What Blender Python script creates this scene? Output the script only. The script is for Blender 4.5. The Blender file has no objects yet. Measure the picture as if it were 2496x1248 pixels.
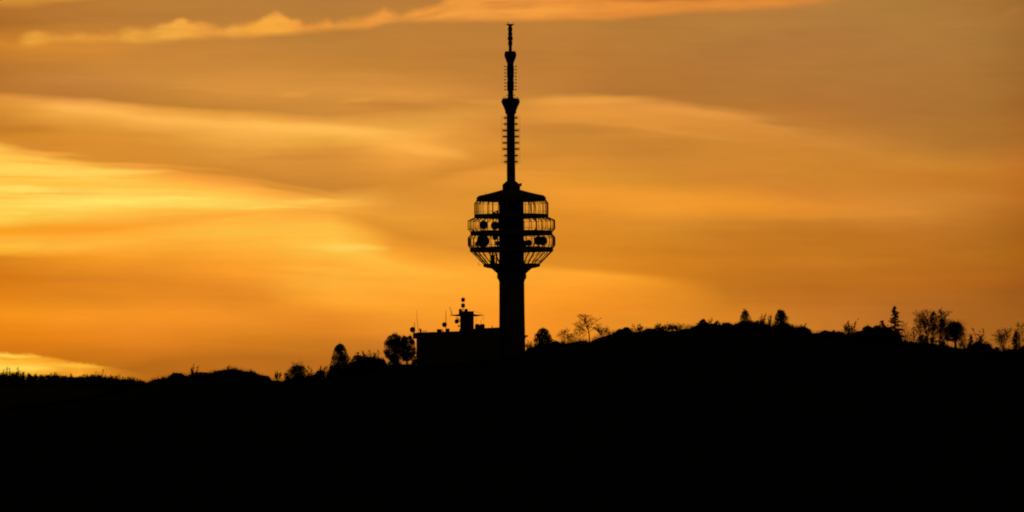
import bpy, math, random
from math import radians as R_, sin, cos, pi
from mathutils import Vector, Matrix
scene = bpy.context.scene
COL = scene.collection

# ------------------------------------------------------------------ camera
D = 1500.0            # distance camera - tower
F = 15000.0           # focal length in photo pixels (2496 wide)
HOR = 1000.0          # photo row of the true horizon
S = 0.1               # metres per photo pixel at the tower
PITCH = math.atan((HOR - 624) / F)
cam_d = bpy.data.cameras.new('camera'); cam = bpy.data.objects.new('camera', cam_d); COL.objects.link(cam)
cam.location = (0, -D, 0)
cam.rotation_euler = (pi / 2 + PITCH, 0, 0)
cam_d.sensor_width = 36; cam_d.lens = 36 * F / 2496
cam_d.clip_start = 1; cam_d.clip_end = 40000
scene.camera = cam
scene.view_settings.view_transform = 'Standard'; scene.view_settings.look = 'None'
scene.view_settings.exposure = 0; scene.view_settings.gamma = 1
scene.cycles.pixel_filter_type = 'BLACKMAN_HARRIS'; scene.cycles.filter_width = 1.95
scene.render.resolution_x = 1024; scene.render.resolution_y = 512

# ------------------------------------------------------------------ sky (world)
SUN_AZ, SUN_EL = R_(-6.5), R_(0.8)      # just left of the frame, behind cloud
COLS = [0,200,400,600,800,1000,1200,1400,1600,1800,2000,2200,2400,2496]
def row(ys, cs):
    ys = [float(v) for v in ys.split()]
    cs = [tuple(int(c[i:i+2], 16) for i in (0,2,4)) for c in cs.split()]
    assert len(ys) == 14 and len(cs) == 14, (len(ys), len(cs))
    return ys, cs
# cloud decks: height of each deck line and the light it sends out, from left to right
ROWS = [
row('0 0 0 0 0 0 0 0 0 0 0 0 0 0',
    'b87430 b97832 b97d37 b97d3a b67a3a ba7c39 ba7d38 b87b37 b67a37 b67a3a b47c3c ac7a3a a87034 9e6c2d'),
row('62 50 40 60 60 60 60 60 60 60 60 60 60 60',
    'ae6c28 b67632 b97b36 b97c38 ba7e38 bc7d37 be7d37 bc7d37 b67a37 b67c3a b27a3c af7a3a aa7537 a26c30'),
row('112 120 110 110 110 115 110 110 110 110 110 110 110 110',
    'd2842d d48832 c98438 c48238 c08138 c07e36 be7d37 bc7b37 b67a37 b2783a b2763a af783a aa7637 a26c30'),
row('160 165 160 160 160 165 170 170 175 175 180 180 180 180',
    'ba742d c68234 ca8538 ca8639 c78438 c28036 be7d35 bc7a34 b67634 b47637 b27837 af7638 a87033 a16a2e'),
row('195 192 200 213 213 232 225 208 222 230 250 260 260 260',
    'b9742e c6813a ce8a3b da913e d9923e e0953f ca8439 bc7a34 b27332 b47634 b37334 b07335 a87030 a06428'),
row('226 235 254 268 279 264 240 222 236 262 288 340 364 358',
    'bc762e bd7a34 c28032 c68434 cc8838 cd8636 cd8837 b97834 b47432 b87832 bc7832 b87831 b1722c ae6a28'),
row('242 250 270 284 297 308 262 240 255 283 345 392 402 404',
    'e0943a eca04a eaa040 eaa040 eaa042 e8a242 d48e3a df9440 dc9040 da9040 d08737 cb8430 c47d2d c0732a'),
row('262 266 295 304 312 345 290 278 273 296 352 406 416 416',
    'dc9234 faaf4b fab24e ffb650 ffb952 fcae48 d78d38 e8983c e4963e dc8f3a cf8635 cc832e c87d28 c07024'),
row('316 308 335 348 342 370 322 322 312 318 380 424 436 440',
    'c87e2a e19636 e39838 efa844 eea740 f6a944 d78c37 ca8334 d98d36 d78a35 cd8430 ca7e2b c47726 be6f22'),
row('335 345 360 372 365 395 352 345 352 350 410 440 450 455',
    'cf8628 de8d2f d98e32 e0963a de943a ec9c3c de9235 cc8532 cb8231 d08732 cd832d cd802c c47928 be6e20'),
row('346 390 399 424 462 442 398 372 391 391 440 455 462 465',
    'da8c30 d98d2e d68b30 cd8530 cd8430 d98c30 d78a30 d38832 cd8430 d08530 d0832d ce812c c67a2a be6e20'),
row('366 408 426 458 494 470 420 442 442 442 471 480 480 482',
    'ffbe48 ffc24c fca43e fca63e fab046 da8e30 e89637 e4942f d98d2e d4852e d5842f d0842f c87d2c bc6c20'),
row('418 426 448 474 502 490 468 471 478 495 502 512 500 505',
    'ffd45a ffcf58 ffbb44 ffbe48 ffb848 de9032 de9130 f09830 f29a31 eb942d e28c30 d68732 c17829 b4691e'),
row('442 448 462 484 507 505 495 500 495 506 515 520 512 512',
    'ffc346 ffc548 ffc950 ffc650 f8aa3e e19434 e0922e ec942e f2982f ea932b e08b2e d88832 c07628 b2681e'),
row('462 474 478 494 507 515 510 512 512 523 530 530 530 530',
    'ffd65a ffd05a ffd058 ffd056 f6aa3c e49634 e0912d e4902a f09a2e e38d2a dd8a2d d48630 be7426 ae661c'),
row('500 494 493 503 510 528 525 526 530 540 545 548 545 545',
    'ffd054 ffde62 ffd95c ffc850 f2a438 ea9a32 e1912d de8a28 e89230 d28429 c97c27 c97d2c b87024 aa631b'),
row('538 522 514 512 514 545 560 556 560 565 575 580 575 575',
    'ffcc4b ffc84c ffbe46 ffbe48 f0a238 e2942e e1902c de8a27 d88a28 c87b24 c07320 bf7222 b06a20 a56019'),
row('562 556 544 520 518 565 600 600 610 620 625 625 626 626',
    'f8a020 faa02a fca834 ffb040 f2a236 dc8e2c df8e2c da8723 cf7e20 c87820 c67720 bc701e b26a1c ac6416'),
row('580 575 560 530 522 578 624 649 668 688 700 700 700 700',
    'fcae30 ffaa32 feaa34 ffb442 f6a83a dc8d2b df8d29 e28c26 d8821f c4741d bc6e1e b9691c af621a a05819'),
row('602 600 580 565 545 626 658 667 688 712 715 715 712 712',
    'ffb93a ffb43c ffb43c ffbe44 ffbb42 f69e2e ffa832 ffa530 f09426 c2741f be6e20 b66a20 a8601c 9e5a1a'),
row('613 613 610 605 602 655 680 690 706 732 740 745 740 740',
    'ffb432 fea832 fca530 fdac36 ffc448 ffb23a ffa932 fda02c ee9226 c6761e c07022 b46922 a8601e 9e5b1b'),
row('628 630 638 644 644 696 702 718 724 750 760 765 760 760',
    'd9841e f09423 f39829 fca02c ffae37 ffac34 ffa52e fa9826 e58b23 ce7c22 c67524 b66a24 a8611e 9e5c1c'),
row('675 680 688 688 690 725 742 750 755 775 780 785 785 785',
    'd67814 de8220 e48722 ee9128 ffb03a fda22e ff9f2b f59224 e58b24 d47f24 c87826 b66a24 a8621e a05e1c'),
row('722 722 725 728 732 757 772 792 790 800 800 800 800 800',
    'e28216 e2861e e58822 e48824 fca22e fa9f2c fd9a28 ee8e24 e58d26 d68024 c87826 b66a24 a8621e a05e1c'),
row('765 775 773 773 770 782 800 820 820 830 830 830 830 830',
    'f59219 f69322 f89426 ec8d26 e98b26 f29629 fa9526 ec8c24 e28a24 d68024 c87826 b66a24 a8621e a05e1c'),
row('820 825 810 800 810 806 830 850 850 860 860 860 860 860',
    'e88214 e7831a ee8a23 e68a23 de8222 ea8e2a f28e24 e88824 e08824 d68024 c87826 b66a24 a8621e a05e1c'),
row('850 862 848 832 847 832 860 890 890 890 890 890 890 890',
    'd97814 cf7616 da7d1e d97e1e c4741e d88028 ec8a24 e48624 de8624 d68024 c87826 b66a24 a8621e a05e1c'),
row('920 920 885 870 885 870 900 920 920 920 920 920 920 920',
    'c86e12 bc6c16 ba6a18 bc6c1b ba6c1c c87424 e48424 de8424 da8424 d08024 c47826 b46a24 a8621e a05e1c'),
]
def lin(c):
    c = c / 255.0
    return c / 12.92 if c <= 0.04045 else ((c + 0.055) / 1.055) ** 2.4
def pchip(xs, ys, x):
    if x <= xs[0]: return ys[0]
    if x >= xs[-1]: return ys[-1]
    n = len(xs)
    for i in range(n - 1):
        if x <= xs[i+1]: break
    def sl(k): return (ys[k+1] - ys[k]) / (xs[k+1] - xs[k])
    def m(k):
        if k == 0: return sl(0)
        if k == n - 1: return sl(n - 2)
        a, b = sl(k-1), sl(k)
        return 0 if a * b <= 0 else 2 * a * b / (a + b)
    h = xs[i+1] - xs[i]; t = (x - xs[i]) / h
    return ((2*t**3-3*t**2+1)*ys[i] + (t**3-2*t*t+t)*h*m(i) + (-2*t**3+3*t*t)*ys[i+1] + (t**3-t*t)*h*m(i+1))

world = bpy.data.worlds.new('World'); scene.world = world; world.use_nodes = True
nt = world.node_tree; nt.nodes.clear()
def N(t, **kw):
    n = nt.nodes.new(t)
    for k, v in kw.items(): setattr(n, k, v)
    return n
def lk(a, b): nt.links.new(a, b)
def M(op, a, b=None, c=None, clamp=False):
    n = N('ShaderNodeMath', operation=op, use_clamp=clamp)
    for i, v in enumerate((a, b, c)):
        if v is None: continue
        if isinstance(v, (int, float)): n.inputs[i].default_value = v
        else: lk(v, n.inputs[i])
    return n.outputs[0]
def MR(v, a, b, c=0.0, d=1.0, smooth=False):
    n = N('ShaderNodeMapRange', clamp=True)
    n.interpolation_type = 'SMOOTHSTEP' if smooth else 'LINEAR'
    for i, q in enumerate((v, a, b, c, d)):
        if isinstance(q, (int, float)): n.inputs[i].default_value = q
        else: lk(q, n.inputs[i])
    return n.outputs[0]
def MIX(t, a, b, mode='MIX'):
    n = N('ShaderNodeMix', data_type='RGBA', blend_type=mode)
    if isinstance(t, (int, float)): n.inputs[0].default_value = t
    else: lk(t, n.inputs[0])
    for q, s in ((a, n.inputs[6]), (b, n.inputs[7])):
        if isinstance(q, tuple): s.default_value = q
        else: lk(q, s)
    return n.outputs[2]
def RAMP(fac, stops):
    n = N('ShaderNodeValToRGB'); cr = n.color_ramp; cr.interpolation = 'LINEAR'
    cr.elements[0].position = stops[0][0]; cr.elements[0].color = stops[0][1]
    cr.elements[1].position = stops[-1][0]; cr.elements[1].color = stops[-1][1]
    for p, c in stops[1:-1]:
        e = cr.elements.new(p); e.color = c
    lk(fac, n.inputs[0])
    return n.outputs[0], n.outputs[1]
tc = N('ShaderNodeTexCoord')
sep = N('ShaderNodeSeparateXYZ'); lk(tc.outputs['Generated'], sep.inputs[0])
dx, dy, dz = sep.outputs
az = M('ARCTAN2', dx, dy); el = M('ARCSINE', dz)
px0 = M('MULTIPLY_ADD', az, F, 1248.0)                # azimuth in sky units of 1/15000 rad
py0 = M('MULTIPLY_ADD', M('SUBTRACT', el, PITCH), -F, 624.0)
# slow drifting of the decks + fine streaks, all by direction
def noise(sx, sy, scale, detail, off=0.0, rough=0.5):
    c = N('ShaderNodeCombineXYZ'); lk(M('MULTIPLY', px0, sx), c.inputs[0]); lk(M('MULTIPLY', py0, sy), c.inputs[1]); c.inputs[2].default_value = off
    n = N('ShaderNodeTexNoise', noise_dimensions='3D'); lk(c.outputs[0], n.inputs['Vector'])
    n.inputs['Scale'].default_value = scale; n.inputs['Detail'].default_value = detail; n.inputs['Roughness'].default_value = rough
    return M('SUBTRACT', n.outputs[0], 0.5)
w1 = noise(1/260, 1/70, 1.0, 3, 3.1); w2 = noise(1/70, 1/22, 1.0, 2, 8.7); w3 = noise(1/300, 1/80, 1.0, 2, 15.0)
py = M('ADD', py0, M('ADD', M('MULTIPLY', w1, 15.0), M('MULTIPLY', w2, 9.0)))
px = M('ADD', px0, M('MULTIPLY', w3, 70.0))
u = M('DIVIDE', px, 2496.0, clamp=True)
yn = M('DIVIDE', py, 1000.0)
cols = []; prev_y = None; sky_col = None
def resample(ys, cs):
    st = []
    for k in range(32):
        x = 2496 * k / 31
        y = pchip(COLS, ys, x)
        c = [lin(max(0, min(255, pchip(COLS, [q[j] for q in cs], x)))) for j in range(3)]
        st.append([k / 31, (c[0], c[1], c[2], y / 1000.0)])
    return st
last = None
for ys, cs in ROWS:
    st = resample(ys, cs)
    if last:
        for a, b in zip(last, st):
            if b[1][3] < a[1][3] + 0.003: b[1] = b[1][:3] + (a[1][3] + 0.003,)
    last = st
    c, a = RAMP(u if sky_col is None else M('MULTIPLY_ADD', sky_col, 1e-7, u), st)
    if sky_col is None: sky_col = c
    else: sky_col = MIX(MR(yn, prev_y, a), sky_col, c)
    prev_y = a
# single cloud banks: top line, bottom line, strength and colour along the bank, softness of both edges
def smix(pts, xs, x):
    return [pchip(xs, [p[i] for p in pts], x) for i in (1, 2, 3)], [lin(max(0, min(255, pchip(xs, [p[4][j] for p in pts], x)))) for j in range(3)]
wv = M('ADD', M('MULTIPLY', noise(1/30, 1/24, 1.0, 4, 4.0, .6), 17.0), M('MULTIPLY', noise(1/90, 1/50, 1.0, 2, 5.0), 10.0))
fray = M('MULTIPLY_ADD', noise(1/70, 1/20, 1.0, 4, 12.0, .6), 1.2, 1.0)
yw = M('ADD', py0, wv); yb0 = M('ADD', py0, M('MULTIPLY', w2, 5.0))
def bank(pts, soft_top, soft_bot, n=32):
    global sky_col
    xs = [p[0] for p in pts]; x0, x1 = xs[0], xs[-1]
    uu = MR(M('MULTIPLY_ADD', sky_col, 1e-6, px0), x0, x1); sa = []; sc_ = []
    for k in range(n):
        (t, b, o), c = smix(pts, xs, x0 + (x1 - x0) * k / (n - 1))
        sa.append((k / (n - 1), ((t + 50) / 1100, (b + 50) / 1100, o, 1))); sc_.append((k / (n - 1), (*c, 1)))
    g_, _ = RAMP(uu, sa); col, _ = RAMP(uu, sc_[::3] + ([sc_[-1]] if (n - 1) % 3 else []))
    sp = N('ShaderNodeSeparateColor'); lk(g_, sp.inputs[0])
    a = MR(M('SUBTRACT', yw, M('MULTIPLY_ADD', sp.outputs[0], 1100.0, -50.0)), -soft_top, soft_top, smooth=True)
    b = MR(M('SUBTRACT', M('MULTIPLY_ADD', sp.outputs[1], 1100.0, -50.0), yb0), -soft_bot, soft_bot, smooth=True)
    inx = M('LESS_THAN', px0, x1)
    if x0 > 0: inx = M('MULTIPLY', M('GREATER_THAN', px0, x0), inx)
    m = M('MULTIPLY', M('MULTIPLY', M('MULTIPLY', a, b), M('MULTIPLY', sp.outputs[2], inx)), fray, clamp=True)
    sky_col = MIX(m, sky_col, col)
wx_ = M('MULTIPLY_ADD', noise(1/120, 1/60, 1.0, 3, 77.0), 90.0, px0)
wy_ = M('MULTIPLY_ADD', noise(1/90, 1/30, 1.0, 3, 88.0), 14.0, py0)
cv = N('ShaderNodeCombineXYZ'); lk(wx_, cv.inputs[0]); lk(wy_, cv.inputs[1])
def lens(x, y, hx, hy, slope, col, amt):
    "a soft lens of cloud: centre, half length, half height, slope"
    global sky_col
    va = N('ShaderNodeVectorMath', operation='MULTIPLY_ADD'); lk(sky_col, va.inputs[0]); va.inputs[1].default_value = (1e-6, 1e-6, 0); lk(cv.outputs[0], va.inputs[2])
    mp = N('ShaderNodeMapping', vector_type='TEXTURE'); lk(va.outputs[0], mp.inputs[0])
    mp.inputs['Location'].default_value = (x, y, 0); mp.inputs['Rotation'].default_value = (0, 0, math.atan(slope)); mp.inputs['Scale'].default_value = (hx, hy, 1)
    ln = N('ShaderNodeVectorMath', operation='LENGTH'); lk(mp.outputs[0], ln.inputs[0])
    sky_col = MIX(MR(ln.outputs['Value'], 1.25, .1, 0.0, amt, True), sky_col, (*[lin(c) for c in col], 1))
TOPC = [(40,92,112,0.0,(232,160,58)),(58,88,114,.5,(232,160,58)),(78,82,113,.85,(234,162,60)),(110,83,110,.8,(232,160,58)),(135,87,106,.7,(230,154,58)),(165,87,105,.7,(230,154,58)),(190,83,104,.85,(236,164,60)),(222,86,106,.75,(230,152,56)),(265,84,104,.75,(230,154,58)),
 (290,80,104,.5,(232,155,60)),(308,73,103,.95,(240,165,62)),(330,72,104,.95,(240,166,62)),(352,76,104,.8,(238,164,62)),(380,67,101,.9,(242,168,66)),(410,62,99,.95,(242,168,66)),(432,52,97,1,(244,170,66)),(447,47,94,1,(245,171,66)),(464,56,94,1,(242,166,62)),(490,58,93,.85,(240,160,62)),
 (520,66,92,.75,(236,156,60)),(546,73,90,.8,(240,164,64)),(566,66,92,.95,(240,166,64)),(600,60,90,.9,(240,162,60)),(628,54,88,1,(244,165,60)),(644,44,86,1,(246,168,62)),(660,35,85,1,(246,168,62)),(676,31,84,1,(246,168,64)),(690,37,83,1,(244,163,62)),
 (706,48,82,1,(244,163,60)),(722,49,81,.95,(242,158,62)),(745,62,79,.85,(232,148,58)),(770,60,77,.8,(232,148,58)),(795,51,74,.85,(236,152,60)),(812,58,73,.75,(232,150,60)),(840,50,72,.9,(238,152,60)),(870,49,70,.8,(236,152,60)),(905,38,68,.9,(238,152,60)),(925,26,62,.9,(240,154,62)),(940,24,54,.95,(240,154,62)),
 (955,34,52,.6,(228,146,58)),(985,38,52,.75,(236,152,60)),(1015,28,52,.95,(242,157,62)),(1060,14,50,.9,(238,152,60)),(1090,-4,50,.95,(240,152,60)),(1120,-20,50,.95,(236,150,62)),(1200,-45,50,.95,(238,153,62)),(1300,-45,48,.95,(238,150,60)),(1400,-45,46,.95,(236,148,60)),(1500,-45,45,.95,(232,142,56)),(1600,-45,36,.95,(228,142,56)),
 (1700,-40,28,.9,(224,138,55)),(1800,-30,25,.9,(222,138,55)),(1900,-30,18,.9,(222,138,55)),(2000,-30,6,.8,(218,134,52)),(2100,-30,-6,.5,(210,130,52))]
for a_, b_ in ((0, 19), (18, 34), (33, 56)):
    bank(TOPC[a_:b_], 12, 11)
bank([(0,861,1060,1,(255,188,56)),(60,863,1060,.95,(255,184,54)),(95,867,1060,.9,(254,174,48)),(125,873,1060,.85,(250,164,42)),(160,880,1060,.85,(246,156,38)),(185,884,1060,.9,(253,170,44)),(215,888,1060,.85,(250,165,42)),(245,893,1060,.75,(246,156,38)),(275,899,1060,.6,(236,146,34)),(300,904,1060,.4,(226,138,32)),(380,915,1060,.0,(200,120,30))], 5.5, 10, n=24)
LENSES = [(470,412,120,7,.08,(232,152,54),.5),(650,446,120,8,.14,(230,150,54),.5),(300,402,110,5,.03,(250,166,60),.5),(780,476,90,7,.1,(240,160,62),.5),(60,434,160,4,0,(252,182,62),.55),(330,436,120,4,.02,(252,184,62),.5),(120,474,170,4,.0,(252,184,60),.5),(420,474,150,4,.0,(255,194,70),.5),(90,504,120,4,0,(255,222,96),.6),(420,484,120,4,0,(255,226,104),.6),(60,528,110,4,0,(255,196,66),.5),(620,506,120,4,-.02,(255,212,90),.6),(700,580,120,6,0,(255,180,58),.35),(480,590,160,6,0,(252,166,48),.4),(200,700,220,9,.0,(226,130,28),.4),(640,660,160,8,.06,(246,154,44),.4),(350,760,240,8,.0,(252,152,38),.35),
 (1300,28,160,10,0,(244,162,66),.6),(1120,34,110,9,-.1,(246,164,68),.6),(1480,34,120,9,0,(226,134,54),.5),(1380,6,130,9,0,(224,136,56),.5),(1040,40,60,7,-.2,(206,134,56),.5),(1560,20,90,7,-.05,(236,148,60),.5),(1800,12,120,6,-.04,(230,142,56),.4),
 (330,388,150,9,.02,(216,140,46),.6),(560,424,150,8,.08,(208,134,46),.6),(720,462,120,8,.2,(212,138,48),.5),(120,398,150,6,.02,(255,178,62),.5),(420,520,230,7,-.01,(255,180,60),.5),(640,540,160,7,-.04,(255,178,56),.4),(330,456,160,6,.0,(255,186,66),.45),(560,462,140,7,.03,(255,184,68),.4),(150,520,140,7,0,(255,196,70),.5),(30,522,80,7,0,(255,216,88),.5),
 (300,580,170,7,-.01,(255,176,54),.5),(1000,320,110,7,.06,(238,162,64),.4),(300,330,180,8,.05,(216,142,50),.4),(560,345,150,8,.04,(236,162,62),.4),
(1240,14,90,12,-.05,(206,126,54),.5),(1660,-4,260,10,-.02,(198,112,44),.9),(1215,6,60,7,-.1,(198,118,54),.4),
 (40,2,110,22,-.02,(216,146,50),.9),(180,-6,120,14,-.1,(214,144,58),.8),(10,866,90,5,.03,(255,212,84),.9),(20,875,130,4,.03,(250,164,40),.8),(30,896,150,12,.03,(255,218,84),.8),(180,892,90,7,.05,(255,198,62),.6),
 (0,482,130,6,0,(255,190,62),.6),(840,604,110,12,0,(255,208,86),.9),(1210,422,130,7,0,(236,154,58),.6),(960,258,130,15,.05,(199,130,52),.8),(1190,250,100,9,.04,(224,152,66),.5),
 (1450,246,180,13,-.02,(236,158,66),.75),(1690,276,160,11,.12,(232,154,64),.7),(1400,316,190,17,.03,(198,129,50),.7),(1640,320,190,10,.14,(226,148,60),.6),(1830,286,60,8,.1,(220,142,58),.5),(1950,306,120,9,.08,(186,120,50),.7),(1800,334,150,9,.1,(218,140,56),.5),
 (205,268,110,13,.06,(253,180,78),.8),(440,296,130,12,.04,(254,181,80),.6),(760,314,300,14,.05,(255,187,84),.75),(1030,362,120,20,.2,(255,178,74),.75),(40,318,130,14,.0,(198,124,38),.6),(730,384,160,10,-.03,(208,134,50),.5),(850,364,80,9,-.1,(222,144,56),.5),
 (560,222,160,8,.06,(218,146,62),.5),(715,231,50,9,-.05,(230,154,66),.6),(880,243,60,8,-.15,(230,154,68),.5),(250,194,160,6,.05,(206,134,58),.4),
 (260,420,170,10,0,(255,212,92),.6),(60,410,90,9,.0,(255,210,88),.5),(90,376,120,9,.04,(252,170,66),.6),(60,462,90,9,.02,(255,220,96),.7),(275,494,140,9,.0,(255,228,104),.8),(450,500,200,10,.0,(255,216,92),.5),(730,492,130,8,-.02,(255,196,78),.7),(130,450,140,6,0,(255,190,66),.4),
 (170,562,190,10,-.03,(250,156,36),.6),(560,524,230,8,-.06,(254,168,52),.5),(60,600,70,10,0,(255,192,66),.6),(160,604,60,7,0,(255,188,62),.4),(540,556,200,12,-.03,(255,184,60),.4),(820,662,170,12,.1,(255,184,62),.4),(250,640,200,8,.02,(244,150,38),.3),
 (1310,422,70,6,0,(236,152,54),.5),(1560,492,240,12,.0,(242,156,50),.4),(1850,548,140,10,.05,(200,124,38),.4),(1450,672,200,10,.05,(255,166,46),.4),(1500,760,200,12,.0,(240,146,38),.2),(1640,545,180,14,.05,(214,134,38),.35),(2150,520,160,10,.03,(216,137,50),.35),(2480,30,40,16,-.5,(176,116,58),.5),(1960,640,260,16,.0,(204,122,34),.4),(2250,575,200,12,.02,(188,112,32),.35)]
for q in LENSES:
    if q[0] < 900 and 370 < q[1] < 620: q = q[:6] + (min(.95, q[6]*1.3),)
    lens(*q)
# faint streaks and grain of the cloud
st1 = noise(1/380, 1/24, 1.0, 3, 40.0, .5); st2 = noise(1/240, 1/60, 1.0, 4, 50.0, .55)
st3 = noise(1/100, 1/17, 1.0, 4, 60.0, .6)
fac = M('ADD', M('MULTIPLY_ADD', st3, 0.07, 1.0), M('ADD', M('MULTIPLY', st1, 0.12), M('MULTIPLY', st2, 0.16)))
g = N('ShaderNodeCombineXYZ')
for i in range(3): lk(fac, g.inputs[i])
sky_col = MIX(1.0, sky_col, g.outputs[0], 'MULTIPLY')
nish = N('ShaderNodeTexSky', sky_type='NISHITA'); nish.sun_disc = False
nish.sun_elevation = SUN_EL; nish.sun_rotation = SUN_AZ; nish.altitude = 500
nish.air_density = 1.5; nish.dust_density = 4.0
nsc = MIX(1.0, nish.outputs[0], (0.018, 0.013, 0.011, 1), 'MULTIPLY')
aaz = M('ABSOLUTE', az)
mask = M('MULTIPLY', MR(aaz, 0.14, 0.6, 1.0, 0.0, True), M('MULTIPLY', MR(el, 0.085, 0.30, 1.0, 0.0, True), MR(el, -0.05, -0.01, 0.0, 1.0, True)))
full = MIX(mask, nsc, sky_col)
bg = N('ShaderNodeBackground'); lk(full, bg.inputs[0]); bg.inputs[1].default_value = 1.0
world.cycles.sampling_method = 'MANUAL'; world.cycles.sample_map_resolution = 512
out = N('ShaderNodeOutputWorld'); lk(bg.outputs[0], out.inputs[0])

# ------------------------------------------------------------------ sun (veiled by the cloud at the horizon)
sd = bpy.data.lights.new('sun', 'SUN'); sd.energy = 0.1; sd.angle = R_(6); sd.color = (1.0, 0.55, 0.22)
sun = bpy.data.objects.new('sun', sd); COL.objects.link(sun)
sv = Vector((sin(SUN_AZ) * cos(SUN_EL), cos(SUN_AZ) * cos(SUN_EL), sin(SUN_EL)))
sun.rotation_euler = (-sv).to_track_quat('-Z', 'Y').to_euler()

# ------------------------------------------------------------------ materials
def mat(name, c1, c2, scale=1.0, rough=0.9, metal=0.0, bump=0.3):
    m = bpy.data.materials.new(name); m.use_nodes = True; t = m.node_tree; b = t.nodes['Principled BSDF']
    no = t.nodes.new('ShaderNodeTexNoise'); no.inputs['Scale'].default_value = scale; no.inputs['Detail'].default_value = 6
    tcn = t.nodes.new('ShaderNodeTexCoord'); t.links.new(tcn.outputs['Object'], no.inputs['Vector'])
    r = t.nodes.new('ShaderNodeValToRGB'); r.color_ramp.elements[0].color = (*c1, 1); r.color_ramp.elements[1].color = (*c2, 1)
    r.color_ramp.elements[0].position = .3; r.color_ramp.elements[1].position = .7
    t.links.new(no.outputs[0], r.inputs[0]); t.links.new(r.outputs[0], b.inputs['Base Color'])
    bp = t.nodes.new('ShaderNodeBump'); bp.inputs['Strength'].default_value = bump; bp.inputs['Distance'].default_value = .05
    t.links.new(no.outputs[0], bp.inputs['Height']); t.links.new(bp.outputs[0], b.inputs['Normal'])
    b.inputs['Roughness'].default_value = rough; b.inputs['Metallic'].default_value = metal
    b.inputs['Specular IOR Level'].default_value = 0.2
    return m
MT = dict(
 concrete=mat('concrete', (.16,.15,.14), (.26,.25,.23), .6),
 steel=mat('dark_steel', (.05,.05,.055), (.10,.10,.10), 2, .7, .0),
 paint=mat('weathered_paint', (.10,.04,.03), (.16,.07,.05), 1.5, .7),
 dish=mat('grey_paint', (.18,.18,.18), (.28,.28,.28), 2, .7),
 plaster=mat('plaster', (.14,.13,.12), (.22,.21,.19), .5),
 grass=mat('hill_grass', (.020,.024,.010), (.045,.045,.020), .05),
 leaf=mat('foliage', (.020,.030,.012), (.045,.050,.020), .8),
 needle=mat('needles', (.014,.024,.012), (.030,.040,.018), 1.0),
 bark=mat('bark', (.030,.022,.016), (.06,.045,.032), 3.0),
)

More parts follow.
